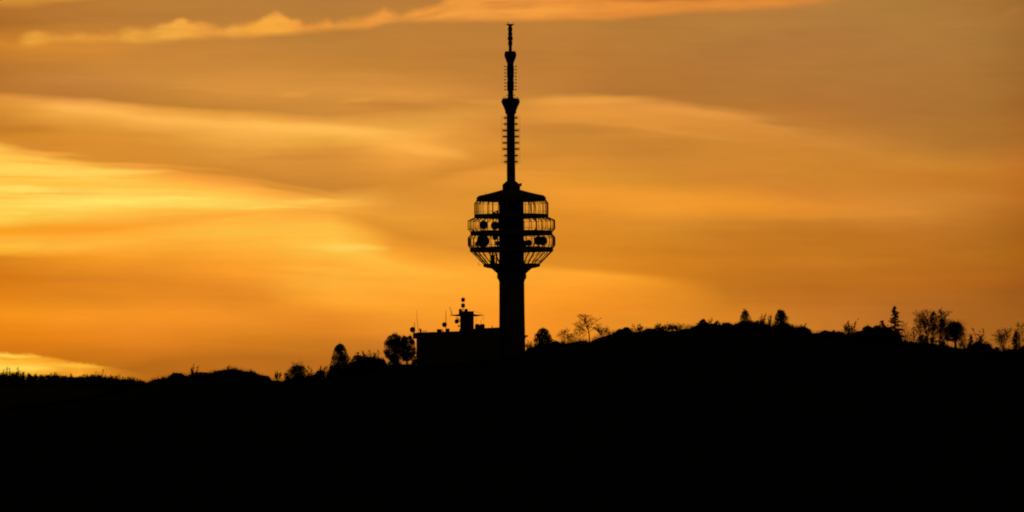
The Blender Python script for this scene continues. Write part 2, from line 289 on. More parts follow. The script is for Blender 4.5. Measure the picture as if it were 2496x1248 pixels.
# ------------------------------------------------------------------ helpers
def zc(py): return (HOR - py) * S
def xc(px): return (px - 1248) * S
class MB:
    def __init__(s): s.v = []; s.f = []
    def add(s, v, f):
        o = len(s.v); s.v += [tuple(q) for q in v]; s.f += [tuple(i + o for i in q) for q in f]; return s
    def box(s, x0, x1, y0, y1, z0, z1):
        v = [(x, y, z) for z in (z0, z1) for y in (y0, y1) for x in (x0, x1)]
        return s.add(v, [(0,2,3,1),(4,5,7,6),(0,1,5,4),(2,6,7,3),(0,4,6,2),(1,3,7,5)])
    def lathe(s, prof, n=48, c=(0,0), cap=True, ph=0.0, arc=None):
        v = []; f = []
        for r, z in prof:
            for k in range(n):
                a = ph + 2*pi*k/n; v.append((c[0] + r*cos(a), c[1] + r*sin(a), z))
        for i in range(len(prof)-1):
            for k in range(n):
                k2 = (k+1) % n; f.append((i*n+k, i*n+k2, (i+1)*n+k2, (i+1)*n+k))
        if cap: f.append(tuple(range(n))[::-1]); f.append(tuple((len(prof)-1)*n + k for k in range(n)))
        return s.add(v, f)
    def ring(s, ri, ro, z0, z1, n=48):
        v = []; f = []
        for r, z in ((ri,z0),(ro,z0),(ro,z1),(ri,z1)):
            for k in range(n): a = 2*pi*k/n; v.append((r*cos(a), r*sin(a), z))
        for i in range(4):
            j = (i+1) % 4
            for k in range(n): k2 = (k+1) % n; f.append((i*n+k, i*n+k2, j*n+k2, j*n+k))
        return s.add(v, f)
    def bar(s, a, b, r0, r1=None, n=6):
        a = Vector(a); b = Vector(b); r1 = r0 if r1 is None else r1
        d = (b - a)
        if d.length < 1e-6: return s
        d.normalize(); q = Vector((0,0,1)) if abs(d.z) < .9 else Vector((1,0,0))
        e1 = d.cross(q).normalized(); e2 = d.cross(e1)
        v = []; 
        for p, r in ((a, r0), (b, r1)):
            for k in range(n): t = 2*pi*k/n + pi/n; v.append(p + (e1*cos(t) + e2*sin(t))*r)
        f = [(k, (k+1)%n, n+(k+1)%n, n+k) for k in range(n)] + [tuple(range(n))[::-1], tuple(range(n, 2*n))]
        return s.add(v, f)
    def poly(s, pts, r0, r1=None, n=5):
        r1 = r0 if r1 is None else r1; m = len(pts) - 1
        for i in range(m): s.bar(pts[i], pts[i+1], r0+(r1-r0)*i/m, r0+(r1-r0)*(i+1)/m, n)
        return s
    def dish(s, c, r, nrm, depth=None, n=24):
        "shallow paraboloid with a thickness, a rim and a feed, opening along nrm"
        c = Vector(c); nrm = Vector(nrm).normalized(); q = Vector((0,0,1))
        e1 = nrm.cross(q).normalized(); e2 = nrm.cross(e1); depth = depth or r*.28
        v = []; f = []; K = 5
        for side in (0, 1):
            for i in range(K+1):
                rr = r * max(i, .04) / K; h = depth * (rr/r)**2 - depth - (0.06 if side else 0)
                for k in range(n): t = 2*pi*k/n; v.append(c + e1*rr*cos(t) + e2*rr*sin(t) + nrm*h)
        o = (K+1)*n
        for i in range(K):
            for k in range(n):
                k2 = (k+1)%n
                f.append((i*n+k, i*n+k2, (i+1)*n+k2, (i+1)*n+k)); f.append((o+i*n+k, o+(i+1)*n+k, o+(i+1)*n+k2, o+i*n+k2))
        for k in range(n): k2=(k+1)%n; f.append((K*n+k, K*n+k2, o+K*n+k2, o+K*n+k))
        s.add(v, f); s.bar(c - nrm*depth, c + nrm*r*.45, .04); 
        for k in range(3): t = 2*pi*k/3; s.bar(c + e1*r*.95*cos(t) + e2*r*.95*sin(t), c + nrm*r*.45, .025)
        return s
    def build(s, name, m, parent=None, smooth=False):
        me = bpy.data.meshes.new(name); me.from_pydata(s.v, [], s.f); me.materials.append(MT[m]); me.update()
        if smooth:
            me.polygons.foreach_set('use_smooth', [True]*len(me.polygons))
        o = bpy.data.objects.new(name, me); COL.objects.link(o); o.parent = parent
        return o
def tag(o, label=None, cat=None, group=None, kind=None):
    for k, v in (('label', label), ('category', cat), ('group', group), ('kind', kind)):
        if v: o[k] = v
    return o
def empty(name, loc, label, cat, group=None):
    o = bpy.data.objects.new(name, None); COL.objects.link(o); o.location = loc; o.empty_display_size = 1
    return tag(o, label, cat, group)

# ------------------------------------------------------------------ terrain
RIDGE = [(-4000,1150),(-1200,1080),(-400,1040),(0,1000),(150,985),(260,965),(340,945),(390,932),(430,924),(500,920),(560,909),(600,912),(640,926),(665,930),(700,934),(760,932),(800,925),(860,915),(930,898),(960,893),(1016,890),
 (1100,884),(1240,872),(1285,857),(1340,852),(1400,843),(1440,836),(1460,828),(1500,817),(1560,814),(1600,812),(1700,808),(1760,806),(1800,804),(1900,806),(1960,813),(2000,820),(2060,823),(2110,827),(2160,833),(2200,837),
 (2260,841),(2300,848),(2360,856),(2430,866),(2496,878),(2800,930),(3400,990),(6000,1080)]
FARR = [(-6000,960),(-600,922),(0,922),(120,922),(260,926),(330,934),(420,945),(600,960),(900,975),(1500,990),(5000,1000)]
def interp(tab, x):
    if x <= tab[0][0]: return tab[0][1]
    for (a, b), (c, d) in zip(tab, tab[1:]):
        if x <= c: 
            t = (x-a)/(c-a); return b + (d-b)*t
    return tab[-1][1]
FY = 900.0
def wob(x, y): return .35*sin(x*.13+1.3)*cos(y*.11) + .18*sin(x*.41+y*.3) + .9*sin(x*.021+2)*sin(y*.017+1)
def height(x, y):
    a = zc(interp(RIDGE, 1248 + x / S))
    d = abs(y); k = .30 if y < 0 else .24
    near = a - (math.sqrt(d*d + 14*14) - 14) * k + (wob(x, y) * min(1, d/25))
    pxf = 1248 + x * D / (D + FY) / S
    b = zc(interp(FARR, pxf)) * (D + FY) / D
    d2 = abs(y - FY); far = b - (math.sqrt(d2*d2 + 60*60) - 60) * .2 + wob(x*.3, y*.3)
    dc = math.hypot(x, y + D); mine = -1.7 - (math.sqrt(dc*dc + 20*20) - 20) * .16
    floor = -62 + 2.0*sin(x*.004)*sin(y*.005)
    h = max(near, far, mine, floor)
    return h
def axis(dense0, dense1, step, lo, hi, g=1.13):
    v = []; x = dense0
    while x <= dense1: v.append(x); x += step
    s = step; x = dense1
    while x < hi: s *= g; x += s; v.append(min(x, hi))
    s = step; x = dense0
    while x > lo: s *= g; x -= s; v.insert(0, max(x, lo))
    return v
ax = axis(-150, 150, 1.5, -9000, 9000); ay = axis(-30, 30, 2.0, -9000, 14000, 1.09)
vs = [(x, y, height(x, y)) for y in ay for x in ax]; nx = len(ax)
fs = [(j*nx+i, j*nx+i+1, (j+1)*nx+i+1, (j+1)*nx+i) for j in range(len(ay)-1) for i in range(nx-1)]
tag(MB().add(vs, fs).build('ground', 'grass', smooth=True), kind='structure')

# ------------------------------------------------------------------ broadcast tower
TX = xc(1248.6); TY = 0.0
tz0 = height(TX, 0) - 1.0
tower = empty('broadcast_tower', (TX, TY, tz0), 'tall concrete broadcasting tower with a drum of open galleries and a long aerial mast', 'tower')
tower.rotation_euler = (0, -R_(0.36), 0)
def Z(py): return zc(py) - tz0
def T(prof): return [(r*S, Z(y)) for r, y in prof]
def tp(mb, name, m='concrete', par=tower, smooth=False): return mb.build(name, m, par, smooth)
tp(MB().lathe(T([(33.5,885),(32,840),(31,760),(30.6,690),(30.4,560),(30.2,470)]), 64), 'shaft', smooth=False)
tp(MB().lathe(T([(30.7,687),(33,681),(35.6,678),(35.6,669),(34.8,667),(49,654.5),(58,653),(69,650),(69.6,645),(66,643),(30.4,643)]), 64), 'platform')
FLO = [(613.5,603.5,101.5),(573,563.5,100),(531,522.5,90.5)]
for yb, yt, r in FLO: tp(MB().ring(30.45*S, r*S, Z(yb), Z(yt), 64), 'gallery_floor')
tp(MB().lathe(T([(30.45,489),(83,490),(84.6,489),(84.8,481.5),(79,476.5),(62,473),(40,467.5),(24,463),(21.3,462),(21.3,450),(12.5,442),(10,441)]), 64), 'roof')
def cage(pts, n, ph, w, rails=(), inner=None):
    mb = MB()
    for k in range(n):
        jr = random.Random(k*7 + int(ph*1000)); a = ph + 2*pi*k/n + jr.uniform(-.028, .028); ww = w*(1.5 if k % 5 == 0 else jr.choice((.7, .9, 1.1)))
        P = [(r*S*cos(a), r*S*sin(a), Z(y)) for r, y in pts]
        for i in range(len(P)-1): mb.bar(P[i], P[i+1], ww, n=4)
    for r, y, rw in rails:
        P = [(r*S*cos(2*pi*k/n+ph), r*S*sin(2*pi*k/n+ph), Z(y)) for k in range(n)]
        for k in range(n): mb.bar(P[k], P[(k+1)%n], rw, n=4)
    return mb
tp(cage([(89.6,524),(89.6,495.5),(83.4,487)], 36, .03, .105, [(89.6,495.5,.05),(88.5,516,.03)]), 'gallery_frame', 'steel')
tp(cage([(91.5,531),(106,537.5),(106,558),(100,565)], 36, .06, .105, [(106,537.5,.06),(106,558,.06),(104,553,.03)]), 'gallery_frame', 'steel')
tp(cage([(99.5,572),(106,579.5),(106,598),(101,605)], 36, .01, .105, [(106,579.5,.06),(106,598,.06),(104,592,.03)]), 'gallery_frame', 'steel')
tp(cage([(100,612),(67.5,645)], 36, .08, .095, [(93,620,.04),(76,636,.04)]), 'gallery_frame', 'steel')
# dishes on the galleries (fixed to the tower)
def tdish(px_, py_, r_, dep, nrm, name='dish_antenna'):
    x = (px_ - 1247.7) * S
    d = MB().dish((x, dep, Z(py_)), r_*S, nrm); o = tp(d, name, 'dish')
    fy = min(q for q in [613.5-10, 573-9.5, 531-8.5, 643] if q > py_ - 1)
    mb = MB(); b = Vector((x, dep, Z(py_))) - Vector(nrm).normalized()*r_*S*.35
    mb.bar(b, (b.x, b.y, Z(fy)), .12); mb.bar((b.x-.5, b.y, Z(fy)+.05), (b.x+.5, b.y, Z(fy)+.05), .1)
    mb.build('mount', 'steel', o)
tdish(1180.5, 549.5, 10.8, -5.2, (.10,-1,.0)); tdish(1208.0, 551.0, 10.5, -4.5, (.2,-1,.0))
tdish(1178.5, 588.5, 15.6, -5.0, (-.15,-1,.0)); tdish(1207.7, 580.0, 6.5, -4.6, (0,-1,0)); tdish(1214, 594, 6, -4.0, (0,-1,0))
tdish(1290.0, 594.0, 8.0, -6.5, (0,-1,.0)); tdish(1312.5, 588.5, 11.0, -5.0, (.25,-1,.0)); tdish(1324.5, 587.0, 11.5, 2.0, (.3,-1,.0))
tdish(1278, 592, 8, 5.0, (.2,1,0)); tdish(1163, 595, 6, -4.0, (-.8,-1,0))
eq = MB()
for (x0,x1,y0,y1,d) in ((1196,1207,622,643,-3.8),(1209,1213,618,643,-3.2),(1200,1204,612.5,622,-3.6)): eq.box((x0-1247.7)*S,(x1-1247.7)*S,d,d+1.0,Z(y1),Z(y0))
for k in range(6): eq.bar(((1198+k*3-1247.7)*S,-3.9,Z(626)),((1196+k*3.4-1247.7)*S,-3.7,Z(615+k%3*2)),.05)
tp(eq, 'equipment_rack', 'steel')
eq = MB().box((1211-1247.7)*S,(1216-1247.7)*S,-3,-2,Z(522.5),Z(513.5)).box((1204-1247.7)*S,(1210-1247.7)*S,-3.2,-2.2,Z(522.5),Z(517))
eq.poly([((1198-1247.7)*S,-3,Z(514)),((1206-1247.7)*S,-3,Z(519)),((1211-1247.7)*S,-3,Z(515))],.06)
tp(eq, 'equipment_rack', 'steel')
for a in (pi-.17, pi-.05, pi+.09, -.10, .12):   # panel screens on the outer frame
    r = 104*S; c = Vector((r*cos(a), r*sin(a), Z(589))); t = Vector((-sin(a), cos(a), 0)); n = Vector((cos(a), sin(a), 0))
    v = [c + t*i*.5 + n*j*.08 + Vector((0,0,h))*.95 for h in (-1,1) for j in (-1,1) for i in (-1,1)]
    tp(MB().add(v, [(0,2,3,1),(4,5,7,6),(0,1,5,4),(2,6,7,3),(0,4,6,2),(1,3,7,5)]), 'screen_panel', 'dish')
jr = random.Random(8)   # braces and cable runs inside the lowest gallery
for k in range(12):
    a = jr.random()*2*pi; b = a + jr.uniform(.15, .4); tp(MB().bar((9.6*cos(a),9.6*sin(a),Z(614)), (7.2*cos(b),7.2*sin(b),Z(640)), .055, n=4), 'brace', 'steel')
for a in (.25, .9, 2.3, 2.9, 3.5, 5.6): tp(MB().bar((5.4*cos(a),5.4*sin(a),Z(643)), (5.6*cos(a),5.6*sin(a),Z(613)), .06, n=4), 'cable', 'steel')
for y0, y1, r in ((563.5,531,8.2),(603.5,573,8.6),(522.5,489,7.4)):
    for k in range(5): a = jr.random()*2*pi; tp(MB().bar((r*cos(a),r*sin(a),Z(y0)), ((r-.3)*cos(a+.03),(r-.3)*sin(a+.03),Z(y1)), jr.uniform(.05,.12), n=4), 'cable', 'steel')
mb = MB()   # L bracket at the lower left
mb.poly([((1174-1247.7)*S,-.5,Z(645.5)),((1167-1247.7)*S,-.5,Z(645.5)),((1167-1247.7)*S,-.5,Z(638))],.05); tp(mb,'bracket','steel')
mb = MB().box((1258-1247)*S,(1272.8-1247)*S,-.8,.8,Z(453.5),Z(448.5)); mb.add([((1258-1247)*S,s*.8,Z(461.8)) for s in (-1,1)]+[((1269-1247)*S,s*.8,Z(453.6)) for s in (-1,1)]+[((1258-1247)*S,s*.8,Z(453.6)) for s in (-1,1)],[(0,1,3,2),(0,4,5,1),(0,2,4),(1,5,3)])
mb.box((1267-1247)*S,(1273.5-1247)*S,-.9,.9,Z(448.4),Z(447)); mb.box((1258-1247)*S,(1269-1247)*S,-.7,.7,Z(461),Z(453.4)); tp(mb,'roof_hatch')
mb = MB().bar(((1185-1247.5)*S,0,Z(474)),((1186-1247.5)*S,0,Z(468.5)),.04); tp(mb,'lightning_rod','steel')
mb = MB().box(30.5*S,38.5*S,-.6,.6,Z(821.5),Z(817.5)).bar((32*S,0,Z(819)),(33*S,0,Z(826)),.08); tp(mb,'balcony','steel')
# mast
tp(MB().lathe(T([(10.4,443),(10.3,400),(10,278),(10,270)]), 24), 'mast', 'paint')
tp(MB().lathe(T([(10,279),(13.4,275),(13.8,269),(17,261),(22.4,249.5),(22.6,247),(20.6,240.5),(18,239.5),(9,239.5),(8,243)]), 24), 'mast_head', 'paint')
mb = MB()
for k in range(16):
    a = 2*pi*k/16; mb.bar((18.5*S*cos(a),18.5*S*sin(a),Z(240.2)),(18.5*S*cos(a),18.5*S*sin(a),Z(236.6)),.035,n=4)
    b = 2*pi*(k+1)/16; mb.bar((18.5*S*cos(a),18.5*S*sin(a),Z(236.8)),(18.5*S*cos(b),18.5*S*sin(b),Z(236.8)),.03,n=4)
tp(mb, 'railing', 'steel')
tp(MB().lathe(T([(6.8,240),(6.6,222),(8.4,220),(8.6,199),(7.6,196),(7.6,190),(8.6,187),(8.8,163),(8.0,160),(7.8,156)]), 20), 'upper_mast', 'paint')
tp(MB().lathe(T([(7.8,157),(8.2,153),(14.6,136),(14.8,132.5),(13,124.6),(9,124.2),(5,127)]), 20), 'mast_head', 'paint')
tp(MB().lathe(T([(4.0,128),(3.9,60)]), 16), 'top_mast', 'paint')
for y0, y1, r in ((110,99,5.3),(97.6,88,6.3),(87,76.5,5.3),(75.5,65.3,5.4)):
    tp(MB().lathe(T([(r-1,y0),(r,y0-2),(r,y1+2),(r-1,y1)]), 16), 'aerial_drum', 'dish')
tp(MB().lathe(T([(4,62),(9.5,59.8),(9.8,58.4),(4,57.6)]), 20), 'top_disc', 'steel')
for x in (-7.2,-4.4,8.6,2): 
    tp(MB().bar((x*S,0.15*x*S,Z(58.4)),(x*S,.15*x*S,Z(52.2 if x != 2 else 55.5)),.05,.035), 'lightning_rod', 'steel')
def dipole_upper():
    mb = MB().bar((8.2*S,0,0),(14*S,0,0),.05,n=4)
    mb.bar((11.2*S,0,.0),(14.8*S,0,0),.08,.22,n=4); mb.bar((11.6*S,-.45,0),(11.6*S,.45,0),.07,n=4)
    mb.bar((13.2*S,0,-.18),(13.2*S,0,.18),.12,n=4)
    return mb
def dipole_lower(wide):
    mb = MB().bar((9.8*S,0,0),(18*S,0,0),.07,n=4)
    mb.box(10*S,(15.5 if not wide else 19)*S,-.30,.30,-.17,.17)
    mb.bar((15*S,0,-.55),(15*S,0,.55),.07,n=4); mb.bar((12.4*S,0,-.62),(12.4*S,0,.62),.06,n=4)
    if wide: mb.bar((19.6*S,-.0,-.48),(19.6*S,0,.48),.08,n=4)
    else: mb.box(16.3*S,18.6*S,-.22,.22,-.12,.12)
    return mb
def copies(first, poses):
    for i, (z, a) in enumerate(poses):
        o = first if i == 0 else first.copy()
        if i: COL.objects.link(o); o.parent = first.parent
        o.location = (0, 0, z); o.rotation_euler = (0, 0, a)
up = tp(dipole_upper(), 'dipole', 'steel')
copies(up, [(Z(161.2 + 8.1*k), a) for k in range(8) for a in (0, pi/2, pi, 3*pi/2)])
LY = [287, 302, 317.5, 332.5, 348, 363, 379, 394]
lo = tp(dipole_lower(False), 'dipole', 'steel'); copies(lo, [(Z(LY[k]), a) for k in (0,1,6,7) for a in (0, pi/2, pi, 3*pi/2)])
lw = tp(dipole_lower(True), 'wide_dipole', 'steel'); copies(lw, [(Z(LY[k]), a) for k in (2,3,4,5) for a in (0, pi/2, pi, 3*pi/2)])
for s in (-1, 1):
    mb = MB().bar((s*22*S,0,Z(400)),(s*22.4*S,0,Z(281)),.03,n=4)
    for y in (282, 386, 399): mb.bar((s*9.8*S,0,Z(y)),(s*22*S,0,Z(y)),.018,n=4)
    tp(mb, 'feeder_cable', 'steel')
    tp(MB().bar((s*6.5*S,0,Z(232.5)),(s*11.5*S,0,Z(230.4)),.09,.12,n=4), 'side_arm', 'steel')

# ------------------------------------------------------------------ station building
bz = height(xc(1120), 0) - 1.5
bld = empty('station_building', (xc(1115), 2, bz), 'long flat roofed station building joined to the foot of the tower', 'building')
def bp(mb, name, m='plaster'):
    mb.v = [(x - xc(1115), y - 2, z - bz) for x, y, z in mb.v]
    return mb.build(name, m, bld)
bp(MB().box(xc(1016),xc(1219),-6,9,bz,zc(813)), 'wall')
mb = MB(); # roof slab, slightly rising to the right
v = [(xc(1016.2),y,zc(813)) for y in (-6.2,9.2)] + [(xc(1120),y,zc(813)) for y in (-6.2,9.2)] + [(xc(1016.2),y,zc(811.2)) for y in (-6.2,9.2)] + [(xc(1120),y,zc(808)) for y in (-6.2,9.2)]
mb.add(v, [(0,1,3,2),(4,6,7,5),(0,2,6,4),(1,5,7,3),(0,4,5,1),(2,3,7,6)]); bp(mb, 'roof', 'concrete')
bp(MB().box(xc(1007.3),xc(1016),-5,6,zc(825),zc(812)), 'roof_overhang', 'concrete')
mb = MB(); v = [(x,y,z) for x, zt in ((xc(1120),zc(803)),(xc(1219),zc(798.6))) for y in (-5.8,8.8) for z in (zc(812.9),zt)]
mb.add(v, [(0,1,3,2),(4,6,7,5),(0,4,5,1),(2,3,7,6),(1,5,7,3),(0,2,6,4)]); bp(mb, 'upper_storey', 'plaster')
st_ = bp(MB().box(xc(1121.5),xc(1154.8),-1.6,2.4,zc(811),zc(758.8)), 'stair_tower', 'concrete')
bp(MB().box(xc(1118.4),xc(1121.4),-1.2,1.6,zc(768),zc(755)), 'side_box', 'concrete')
bp(MB().lathe([(41.3*S,zc(769)),(41.3*S,zc(768.4)),(20*S,zc(766)),(17*S,zc(766)),(17*S,zc(771)),(22*S,zc(771)),(41.2*S,zc(769.05))], 48, (xc(1137.5), .4), cap=True), 'disc_canopy', 'concrete')
# small fittings on the roof
def thing1(mb, name, m, label, cat, loc, group=None):
    mb.v = [(x-loc[0], y-loc[1], z-loc[2]) for x, y, z in mb.v]
    o = mb.build(name, m); o.location = loc; return tag(o, label, cat, group)
def multi(name, loc, label, cat, parts, group=None):
    e = empty(name, loc, label, cat, group)
    for nm, m, mb in parts:
        mb.v = [(x-loc[0], y-loc[1], z-loc[2]) for x, y, z in mb.v]; mb.build(nm, m, e)
    return e
x = xc(1128.7); zt = zc(758.8)
multi('drum_aerial_mast', (x, 0, zt), 'thin mast with two stacked drum aerials on top of the roof block', 'antenna', [
 ('pole','steel', MB().bar((x,0,zt),(x,0,zc(722)),.1,.04)),
 ('drum','dish', MB().lathe([(3.8*S,zc(735.4)),(4.6*S,zc(734.4)),(4.6*S,zc(727.4)),(3.8*S,zc(726.2))],20,(x,0))),
 ('drum','dish', MB().lathe([(3.8*S,zc(749.6)),(4.6*S,zc(748.6)),(4.6*S,zc(741.4)),(3.8*S,zc(740.2))],20,(x,0)))])
for px_, lb, r in ((1122.4,'small rounded radome on the left corner of the roof block',4.0),(1136,'small rounded radome just right of the twin drum mast',4.3)):
    x = xc(px_); thing1(MB().lathe([(r*S,zc(759)),(r*S,zc(755.5)),(r*.8*S,zc(753.4)),(r*.35*S,zc(752.6))],20,(x,.2)), 'radome', 'dish', lb, 'antenna', (x,.2,zc(759)), 'radomes on the roof block')
x0 = xc(1100)
thing1(MB().poly([(xc(1096.4),0,zc(747.5)),(xc(1098),0,zc(754)),(xc(1099.5),0,zc(760)),(xc(1100.6),0,zc(761.5)),(xc(1103.4),0,zc(768))],.06).bar((xc(1100.8),0,zc(760)),(xc(1099),0,zc(768)),.04).bar((xc(1099.4),0,zc(759)),(xc(1101.8),0,zc(757.6)),.04),
   'whip_antenna','steel','crooked whip antenna on the left rim of the disc canopy','antenna',(xc(1101),0,zc(768)),'whip antennas')
thing1(MB().poly([(xc(1154.8),0,zc(758.2)),(xc(1162),0,zc(760.5)),(xc(1170),0,zc(763.5)),(xc(1178.4),0,zc(767.5))],.035,n=4).bar((xc(1161.6),0,zc(769)),(xc(1161.6),0,zc(790)),.04,n=4)
   .poly([(xc(1178.6),0,zc(769)),(xc(1178),0,zc(774)),(xc(1173.6),0,zc(782)),(xc(1171.5),0,zc(790))],.03,n=4).poly([(xc(1171.6),0,zc(780)),(xc(1170.5),0,zc(788))],.03,n=4).bar((xc(1179),0,zc(769)),(xc(1180),0,zc(790)),.022,n=4),
   'guy_wire','steel','thin wires hanging from the right rim of the disc canopy','wire',(xc(1170),0,zc(790)))
def roofdish(px_,py_,r_,nrm,pole,base,top,label):
    x = xc(px_); xp = xc(pole)
    multi('dish_antenna',(xp,-1,zc(base)),label,'dish antenna',[
      ('dish','dish',MB().dish((x,-1.3,zc(py_)),r_*S,nrm)),
      ('pole','steel',MB().bar((xp,-1,zc(base)),(xp,-1,zc(top)),.1,.05).bar((x,-1.2,zc(py_)),(xp,-1,zc(py_)),.12))],'dish antennas on the station roof')
roofdish(1005.8,804,7.0,(-.25,-1,0),1010.6,812,786,'round dish overhanging the left end of the roof')
roofdish(1083.5,791.6,6.1,(0,-1,0),1087,811,758,'round dish halfway up a tall pole in the middle of the roof')
roofdish(1113.3,783.5,6.0,(-.6,-1,.1),1120,785,780,'dish fixed to the left wall of the roof block')
thing1(MB().poly([(xc(1111.5),-1,zc(774)),(xc(1115),-1,zc(775)),(xc(1118.5),-1,zc(778))],.09).bar((xc(1118.5),-1,zc(778)),(xc(1121.5),-1,zc(779.5)),.07),'lamp_arm','steel','short curved arm above the dish on the roof block','lamp',(xc(1121.5),-1,zc(779)))
thing1(MB().box(xc(1116.4),xc(1118.4),-1.2,-.9,zc(797.5),zc(792)).bar((xc(1118.4),-1,zc(795)),(xc(1121.5),-1,zc(795.6)),.12),'wall_antenna','steel','tiny bracket antenna low on the left wall of the roof block','antenna',(xc(1121.5),-1,zc(795)))
multi('dish_antenna',(xc(1026),-2,zc(812)),'small dish turned sideways standing near the left end of the roof','dish antenna',[
   ('dish','dish',MB().dish((xc(1025.4),-2,zc(806.2)),.62,(1,-.35,.3))),('pole','steel',MB().bar((xc(1026),-1.7,zc(812)),(xc(1026),-1.7,zc(806)),.22,.14))],'dish antennas on the station roof')
thing1(MB().poly([(xc(1020.3),-1,zc(812)),(xc(1018),-1,zc(790)),(xc(1016.5),-1,zc(772)),(xc(1015.3),-1,zc(755.5))],.055,.03),'whip_antenna','steel','tallest whip antenna leaning left at the left end of the roof','antenna',(xc(1020.3),-1,zc(812)),'whip antennas')
for a,b,t,lb,nm,ct in ((1065.4,1076.8,803,'wide ventilation box on the roof left of the pole dish','vent_box','vent'),(1088.2,1095.8,801.6,'narrow ventilation box on the roof right of the pole dish','vent_box','vent')):
    mb = MB().box(xc(a)-.02,xc(b)+.02,-2,-.8,zc(812),zc(t+.8)).box(xc(a)-.07,xc(b)+.07,-2.1,-.7,zc(t+.79),zc(t-.4))
    thing1(mb,nm,'dish',lb,ct,(xc((a+b)/2),-1.4,zc(812)),'ventilation boxes on the roof')
thing1(MB().bar((xc(1079.4),-1,zc(811)),(xc(1079.4),-1,zc(804.5)),.1).bar((xc(1079.4),-1,zc(804.6)),(xc(1079.4),-1,zc(803.6)),.16),'vent_pipe','steel','short vent pipe between the two ventilation boxes','pipe',(xc(1079.4),-1,zc(811)))
thing1(MB().bar((xc(1199.6),-1,zc(800)),(xc(1199.6),-1,zc(795)),.09).bar((xc(1199.6),-1,zc(795.2)),(xc(1199.6),-1,zc(793.8)),.14),'vent_pipe','steel','short vent pipe on the roof nearest the tower','pipe',(xc(1199.6),-1,zc(800)))
mb = MB()
for k in range(5): mb.bar((xc(1031+k*2.4),-4,zc(812.2)),(xc(1031+k*2.4),-4,zc(806.5)),.035,n=4)
for y in (806.5,808.5): mb.bar((xc(1031),-4,zc(y)),(xc(1041),-4,zc(y)),.035,n=4)
thing1(mb,'roof_railing','steel','short thin railing near the left end of the roof','railing',(xc(1036),-4,zc(812)))
mb = MB()
for cx in (1163.6, 1175.6): mb.lathe([(5.6*S,zc(801.5)),(6*S,zc(798)),(6*S,zc(793)),(5*S,zc(790.3)),(2.6*S,zc(789.6))],20,(xc(cx),0))
mb.box(xc(1163),xc(1176),-.5,.5,zc(801),zc(792.4)); thing1(mb,'water_tank','dish','rounded twin water tank on the roof between block and tower','tank',(xc(1169.6),0,zc(801.5)))

# ------------------------------------------------------------------ vegetation
def crown_mesh(rng, W, H, base, shape, n, size, gap=.0, clumps=26, depth=None):
    "leaf clumps filling an envelope of width W between heights base and H"
    mb = MB(); depth = depth or W*.9
    def env(t):      # relative half width at relative height t
        if shape == 'cone': return max(.06, (1 - t)**.75 * min(1, .55 + t*3))
        if shape == 'oval': return math.sqrt(max(0, 1 - (2*t-1)**2))*.9 + .08
        if shape == 'egg':  return max(.12, math.sqrt(max(0, 1 - (t*.98)**2.1)) * min(1, .62 + t*1.5))
        if shape == 'dome': return max(.1, math.sqrt(max(0, 1 - t**2.2)))
        return .8
    cl = []
    while len(cl) < clumps:
        t = rng.random(); e = env(t)
        if rng.random() > e + .1: continue
        a = rng.random()*2*pi; cr = rng.uniform(.10, .19) * min(W, (H-base)*1.3) * (.6 + .4*e)
        rx = max(.0, W/2*e*rng.uniform(.86,1.08) - cr*.75); ry = max(.0, depth/2*e - cr*.75); q = rng.random()**.6
        cl.append((cos(a)*q*rx, sin(a)*q*ry, min(base + (H-base)*t, H-cr*.55), cr))
    def leafat(p):
        if p.z > H: return
        a = Vector((rng.gauss(0,1), rng.gauss(0,1), rng.gauss(0,1))).normalized(); b = a.cross(Vector((rng.gauss(0,1), rng.gauss(0,1), rng.gauss(0,1)))).normalized()
        s = size * rng.uniform(.5, 1.15)
        mb.add([p - a*s, p - b*s*.45, p + a*s, p + b*s*.45], [(0,1,2,3)])
    for k in range(int(n*.85)):
        c = cl[rng.randrange(len(cl))]; dd = Vector((rng.gauss(0,1), rng.gauss(0,1), rng.gauss(0,1))).normalized() * (rng.random()**.45) * c[3] * (1.0 if rng.random() > .08 else 1.4)
        p = Vector((c[0], c[1], c[2])) + Vector((dd.x, dd.y, dd.z*.9))
        if p.z > base - .3: leafat(p)
    for k in range(int(n*.85)):
        t = rng.random()**1.1*.95; e = env(t)*.88; a = rng.random()*2*pi; q = math.sqrt(rng.random())
        leafat(Vector((cos(a)*q*e*W/2, sin(a)*q*e*depth/2, base + (H-base)*t)))
    return mb, cl
